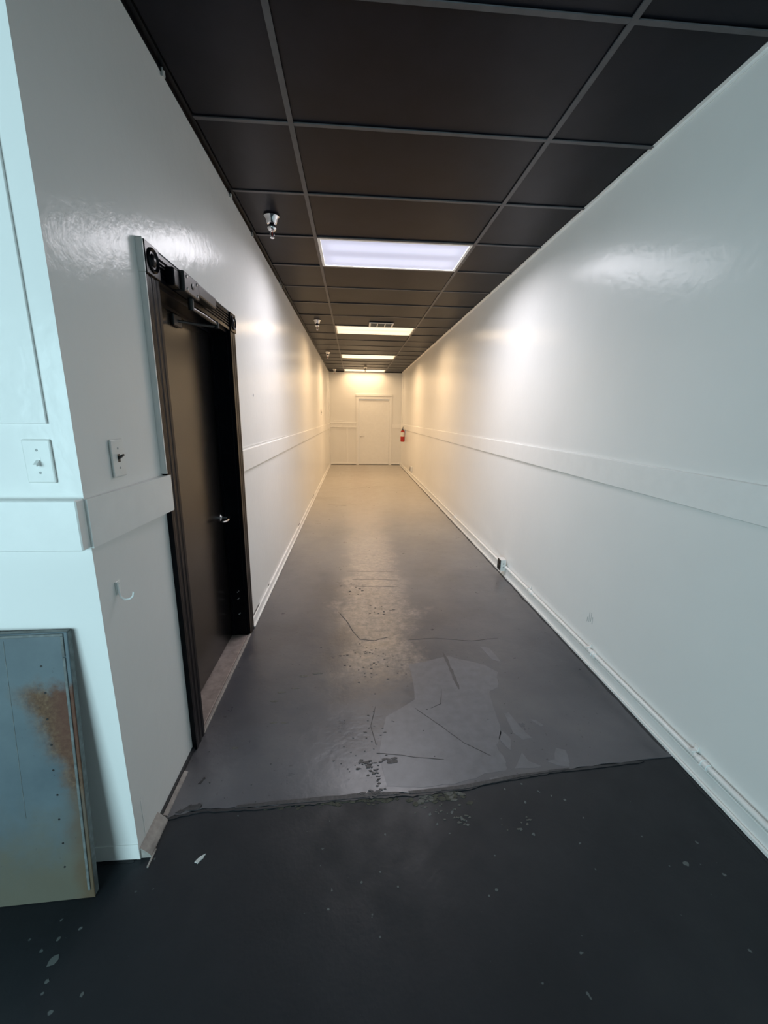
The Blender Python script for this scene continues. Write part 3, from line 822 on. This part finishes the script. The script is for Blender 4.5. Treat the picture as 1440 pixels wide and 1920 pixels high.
MB().box((DX0 + 0.020, YB + 0.014, 0.014), (DX1 - 0.020, YB + 0.0175, 0.07), 0.001).build('kick_strip', 'trim', d2)
hx, hz = 0.222, 0.892
MB().lathe([(0.030, 0.0), (0.030, -0.008), (0.012, -0.012), (0.011, -0.05)], 18, (hx, YB + 0.018, hz), 'y').build('lever_rose', 'steel', d2, smooth_=True)
MB().tube([(hx - 0.008, YB - 0.034, hz), (hx + 0.05, YB - 0.036, hz), (hx + 0.115, YB - 0.030, hz - 0.003)], [0.011, 0.010, 0.007], 10).build('lever', 'steel', d2, smooth_=True)

# ================================================================== THINGS
# ---- sprinklers
def sprinkler(src, x, y, label, s=1.0):
    if src is None:
        root = empty('sprinkler', (x, y, ZC))
        MB().lathe([(0.050, 0.000), (0.052, -0.003), (0.046, -0.010), (0.038, -0.026), (0.032, -0.044), (0.029, -0.046), (0.024, -0.040)], 28, (0, 0, 0)).build('escutcheon_cup', 'chrome', root, smooth_=True)
        MB().lathe([(0.015, -0.030), (0.015, -0.060)], 16, (0, 0, 0)).build('pipe_drop', 'black_gloss', root, smooth_=True)
        MB().lathe([(0.028, -0.058), (0.031, -0.064), (0.030, -0.074), (0.020, -0.086), (0.010, -0.090)], 24, (0, 0, 0)).build('flange', 'chrome', root, smooth_=True)
        arms = MB()
        for sx in (-1, 1):
            arms.tube([(sx * 0.008, 0, -0.086), (sx * 0.014, 0, -0.104), (sx * 0.004, 0, -0.126)], 0.0030, 8)
        arms.build('frame_arms', 'chrome', root, smooth_=True)
        MB().lathe([(0.0025, -0.088), (0.004, -0.105), (0.0025, -0.124)], 10, (0, 0, 0)).build('glass_bulb', 'red', root, smooth_=True)
        MB().lathe([(0.014, -0.1265), (0.015, -0.128), (0.013, -0.130)], 18, (0, 0, 0)).build('deflector', 'chrome', root, smooth_=True)
    else:
        root = copy_tree(src)
        root.location = (x, y, ZC)
    tag(root, label, 'sprinkler', 'chrome ceiling sprinklers')
    return root
spr = sprinkler(None, -0.546, 3.16, 'chrome ceiling sprinkler nearest to the camera, left of the cool light panel')
sprinkler(spr, -0.505, 6.20, 'chrome ceiling sprinkler left of the small white vent')
sprinkler(spr, -0.536, 9.10, 'small chrome sprinkler on the left ceiling strip, third along the corridor')
sprinkler(spr, -0.543, 12.30, 'chrome sprinkler in the far left ceiling corner by the end wall')
sprinkler(spr, 0.319, 11.60, 'chrome sprinkler in mid ceiling above the white end door')

# ---- ceiling vent
vx0, vx1, vy0, vy1 = 0.225, 0.575, 6.215, 6.500
vo = ((vx0 + vx1) / 2, (vy0 + vy1) / 2, ZC)
vent = tag(empty('ceiling_vent', vo), 'small white louvred air vent just in front of a warm ceiling light', 'vent')
vm = MB()
hx_, hy_ = (vx1 - vx0) / 2, (vy1 - vy0) / 2
for a, b in (((-hx_, -hy_), (hx_, -hy_ + 0.022)), ((-hx_, hy_ - 0.022), (hx_, hy_)), ((-hx_, -hy_ + 0.022), (-hx_ + 0.025, hy_ - 0.022)), ((hx_ - 0.025, -hy_ + 0.022), (hx_, hy_ - 0.022))):
    vm.box((a[0], a[1], -0.012), (b[0], b[1], -0.002), 0.002)
vm.build('frame', 'plate', vent)
MB().box((-hx_ + 0.025, -hy_ + 0.022, -0.005), (hx_ - 0.025, hy_ - 0.022, -0.002)).build('duct', 'black_plastic', vent)
lv = None
for k in range(9):
    if lv is None:
        ob = lv = MB().prism([(0.007, -0.0055), (0.005, -0.0055), (-0.009, -0.013), (-0.007, -0.013)], 'x', -hx_ + 0.025, hx_ - 0.025).build('louvre', 'plate', vent)
    else:
        ob = lv.copy(); C.objects.link(ob); ob.parent = vent
    ob.location = (0, -hy_ + 0.038 + k * 0.0262, 0)
for sx in (-0.055, 0.055):
    MB().box((sx - 0.006, -hy_ + 0.022, -0.015), (sx + 0.006, hy_ - 0.022, -0.0132)).build('divider', 'plate', vent)

# ---- light switches
def switch_plate(loc, normal, label, toggle_mat, down):
    """plate built in local space: width along X, height Z, outward -Y"""
    root = empty('light_switch', loc)
    root.rotation_euler = (0, 0, {'-y': 0, '+x': math.pi / 2}[normal])
    tag(root, label, 'light switch', 'wall light switches')
    pl = MB().box((-0.036, -0.007, -0.058), (0.036, -0.0005, 0.058), 0.004, 2).build('plate', 'plate', root)
    MB().box((-0.0065, -0.0075, -0.0125), (0.0065, -0.006, 0.0125)).build('toggle_slot', toggle_mat, root)
    s = -1 if down else 1
    MB().prism([(-0.0065, -0.005), (-0.0065, 0.005), (-0.022, s * 0.010 + 0.003), (-0.022, s * 0.010 - 0.003)], 'x', -0.0045, 0.0045).build('toggle', toggle_mat, root)
    for zz in (-0.030, 0.030):
        MB().lathe([(0.0035, -0.0065), (0.0035, -0.0078), (0.001, -0.0083)], 10, (0, 0, zz), 'y').build('screw', 'scuff', root)
    return root
switch_plate((-0.833, YF, 1.366), '-y', 'painted-over white light switch on the wall end at the left edge', 'plate', True)
sw = switch_plate((XL, 1.332, 1.357), '+x', 'white light switch with a black toggle beside the black door', 'black_plastic', False)
# ---- small plate far on the left wall
p3 = empty('switch_plate', (XL, 9.60, 1.565))
tag(p3, 'small grey switch plate on the far left wall above the rail', 'switch plate')
MB().box((0.0005, -0.04, -0.060), (0.008, 0.04, 0.060), 0.002).build('plate', 'steel', p3)
MB().box((0.0085, -0.008, -0.016), (0.014, 0.008, 0.016)).build('toggle', 'black_plastic', p3)

# ---- coat hook
hk = empty('wall_hook', (XL, 1.240, 0.955))
tag(hk, 'small white painted wire hook on the left wall below the switch', 'hook')
MB().box((0.0003, -0.011, -0.012), (0.004, 0.011, 0.030), 0.001).build('back_plate', 'trim', hk)
MB().tube([(0.006, -0.006, 0.028), (0.007, -0.006, 0.0), (0.010, -0.006, -0.020), (0.020, -0.004, -0.030), (0.034, 0.0, -0.030), (0.043, 0.002, -0.022), (0.046, 0.002, -0.008)], 0.0032, 10).build('wire', 'trim', hk, smooth_=True)
MB().lathe([(0.003, 0.0035), (0.003, 0.006), (0.001, 0.007)], 10, (0, 0.004, 0.020), 'x').build('screw', 'trim', hk)

# ---- flush access panel on the wall end
ap = MB().box((-0.225, -0.007, 0.0), (0.223, -0.0005, 0.95), 0.001).build('access_panel', 'wall', at=(-1.02, YF, 1.464))
tag(ap, 'flush painted white access panel cover above the switch at the left edge', 'access panel')

# ---- rusty sheet leaning on the wall end
SW_, SH_, ST_ = 0.62, 0.885, 0.022
lean = math.asin((YF - 0.004 - 1.040 - ST_) / SH_)
sheet = empty('metal_sheet', (-0.822, 1.040, ZF + 0.0015))
sheet.rotation_euler = (-lean, 0, math.radians(2.2))
tag(sheet, 'rusty blue-grey metal sheet leaning on the white wall end', 'metal sheet')
MB().box((-SW_, 0.0, 0.0), (0.0, 0.004, SH_), 0.0015).build('face', 'rusty', sheet)
for nm, a, b in (('flange', (-0.004, 0.0042, 0.004), (-0.0005, ST_, SH_ - 0.004)), ('flange', (-SW_ + 0.0005, 0.0042, 0.004), (-SW_ + 0.004, ST_, SH_ - 0.004)),
                 ('flange', (-SW_ + 0.004, 0.0042, SH_ - 0.004), (-0.004, ST_, SH_ - 0.0005)), ('flange', (-SW_ + 0.004, 0.0042, 0.0005), (-0.004, ST_, 0.004))):
    MB().box(a, b).build(nm, 'sheet_edge', sheet)
MB().box((-0.018, -0.003, SH_ - 0.075), (-0.010, -0.0003, SH_ - 0.012), 0.001).box((-SW_ + 0.010, -0.003, SH_ - 0.012), (-0.010, -0.0003, SH_ - 0.004), 0.001).box((-0.018, -0.003, 0.03), (-0.010, -0.0003, SH_ - 0.077), 0.001).build('rolled_rim', 'sheet_edge', sheet)
MB().box((-0.170, -0.0006, 0.30), (-0.1685, 0.0002, SH_ - 0.02)).build('scored_line', 'sheet_edge', sheet)
for k in range(9):
    MB().lathe([(0.0035, 0.0), (0.0032, -0.0007)], 8, (-0.078 + 0.003 * (k % 2), 0.0, 0.12 + 0.083 * k), 'y').build('rivet_hole', 'black_plastic', sheet)

# ---- white flake on the floor
fl = decal('paint_chip', [(-0.548, 1.126), (-0.535, 1.145), (-0.521, 1.152), (-0.523, 1.138), (-0.536, 1.122)], 'chip', z=ZF + 0.0004, t=0.003, amp=0.002, n=2, seed=60, parent=None)
tag(fl, 'white paint chip lying on the dark floor beside the wall corner', 'paint chip')

# ---- conduit on the right wall
CX, CZ, CR = XR - 0.0185, 0.0985, 0.0115
OUT2_Y = 10.20
BOX_Y0, BOX_Y1 = 3.600, 3.690
def conduit_run(y0, y1, couplings, label, elbow=False):
    o_ = (CX, (y0 + y1) / 2, CZ)
    cd = tag(empty('conduit', o_), label, 'conduit', 'white painted conduit on the right wall')
    ye = y1 - 0.05 if elbow else y1
    MB().tube([(CX, y0, CZ), (CX, ye, CZ)], CR, 14).build('pipe', 'trim', cd, origin=o_, smooth_=True)
    if elbow:
        MB().tube([(CX, ye, CZ), (CX, y1 - 0.015, CZ + 0.006), (CX, y1, CZ + 0.03), (CX, y1, 0.1585)], CR, 14).build('pipe_elbow', 'trim', cd, origin=o_, smooth_=True)
    for yy in couplings:
        cp = MB().lathe([(CR, -0.028), (0.0150, -0.026), (0.0150, -0.004), (0.0170, -0.002), (0.0170, 0.002), (0.0150, 0.004), (0.0150, 0.026), (CR, 0.028)], 16, (CX, yy, CZ), 'y').build('coupling', 'trim', cd, origin=o_, smooth_=True)
        MB().lathe([(0.004, 0.0), (0.004, -0.008), (0.002, -0.009)], 8, (CX - 0.012, yy, CZ - 0.008), 'x').build('set_screw', 'trim', cp, origin=o_)
        MB().box((XR - 0.005, yy + 0.045, CZ - 0.002), (XR - 0.0015, yy + 0.065, CZ + 0.034), 0.001).box((CX - 0.014, yy + 0.047, CZ + 0.0105), (XR - 0.003, yy + 0.063, CZ + 0.014)).build('strap', 'trim', cd, origin=o_)
conduit_run(ROOM_Y0 + 0.02, BOX_Y0 - 0.002, (3.02, 2.13, 1.32, 0.45), 'white conduit pipe on the right wall, nearer run up to the black socket')
conduit_run(BOX_Y1 + 0.002, OUT2_Y, (5.6, 8.0), 'white conduit pipe on the right wall, farther run beyond the black socket box', True)
# ---- outlet boxes
def outlet(loc, w, label):
    root = empty('outlet_box', loc)
    tag(root, label, 'outlet box', 'surface outlet boxes on the right wall')
    MB().box((-0.052, 0, 0), (-0.0005, w, 0.115), 0.005, 2).build('box', 'plate', root)
    fp = MB().box((-0.057, 0.004, 0.004), (-0.0525, w - 0.004, 0.111), 0.0015).build('receptacle', 'black_plastic', root)
    for zz in (0.036, 0.079):
        MB().box((-0.0600, w / 2 - 0.014, zz - 0.014), (-0.0575, w / 2 + 0.014, zz + 0.014), 0.004).build('socket', 'black_plastic', fp)
    for k, (yy, zz) in enumerate(((0.0, 0.075), (0.0, 0.040))):
        MB().lathe([(0.008, 0.0005), (0.007, -0.0015)], 12, (-0.026, 0.0, zz), 'y').build('knockout', 'scuff', root)
    return root
outlet((XR - 0.017, BOX_Y0, 0.056), BOX_Y1 - BOX_Y0, 'white outlet box with a black socket face low on the right wall in the conduit')
outlet((XR - 0.001, OUT2_Y - 0.04, 0.160), 0.08, 'small outlet box where the conduit ends near the fire extinguisher')

# ---- fire extinguisher
ex = (XR - 0.078, 11.78, 0.795)
fe = empty('fire_extinguisher', ex)
tag(fe, 'red fire extinguisher hanging on the right wall near the end door', 'fire extinguisher')
MB().lathe([(0.050, 0.0), (0.058, 0.006), (0.060, 0.020), (0.060, 0.265), (0.056, 0.295), (0.040, 0.320), (0.020, 0.332)], 28, (0, 0, 0)).build('tank', 'red', fe, smooth_=True)
lab = MB()
seg = 14
ang = [math.radians(170 + 150 * k / seg) for k in range(seg + 1)]
inner = [(0.0600 * math.cos(a), 0.0600 * math.sin(a)) for a in ang]
outer = [(0.0608 * math.cos(a), 0.0608 * math.sin(a)) for a in ang]
lab.prism(inner + outer[::-1], 'z', 0.150, 0.270).build('label', 'label', fe)
MB().lathe([(0.017, 0.328), (0.019, 0.333), (0.019, 0.365), (0.012, 0.372)], 16, (0, 0, 0)).build('valve', 'black_plastic', fe, smooth_=True)
MB().prism([(-0.02, 0.360), (0.02, 0.368), (0.02, 0.376), (-0.095, 0.356), (-0.095, 0.348)], 'x', -0.009, 0.009).build('carry_handle', 'black_plastic', fe)
MB().prism([(0.018, 0.378), (0.018, 0.388), (-0.085, 0.424), (-0.105, 0.424), (-0.085, 0.412)], 'x', -0.008, 0.008).build('squeeze_lever', 'black_plastic', fe)
MB().lathe([(0.016, 0.0), (0.016, -0.010), (0.012, -0.012)], 16, (-0.018, 0, 0.352), 'x').build('gauge', 'steel', fe, smooth_=True)
MB().tube([(0.0, 0.018, 0.352), (0.0, 0.052, 0.350), (0.0, 0.076, 0.320), (0.0, 0.074, 0.250), (0.0, 0.070, 0.160), (0.0, 0.070, 0.100)], [0.008] * 4 + [0.010, 0.013], 10).build('hose', 'black_plastic', fe, smooth_=True)
MB().box((0.056, -0.02, 0.21), (0.0775, 0.02, 0.36), 0.002).box((0.020, -0.012, 0.352), (0.058, 0.012, 0.358)).build('wall_bracket', 'steel', fe)
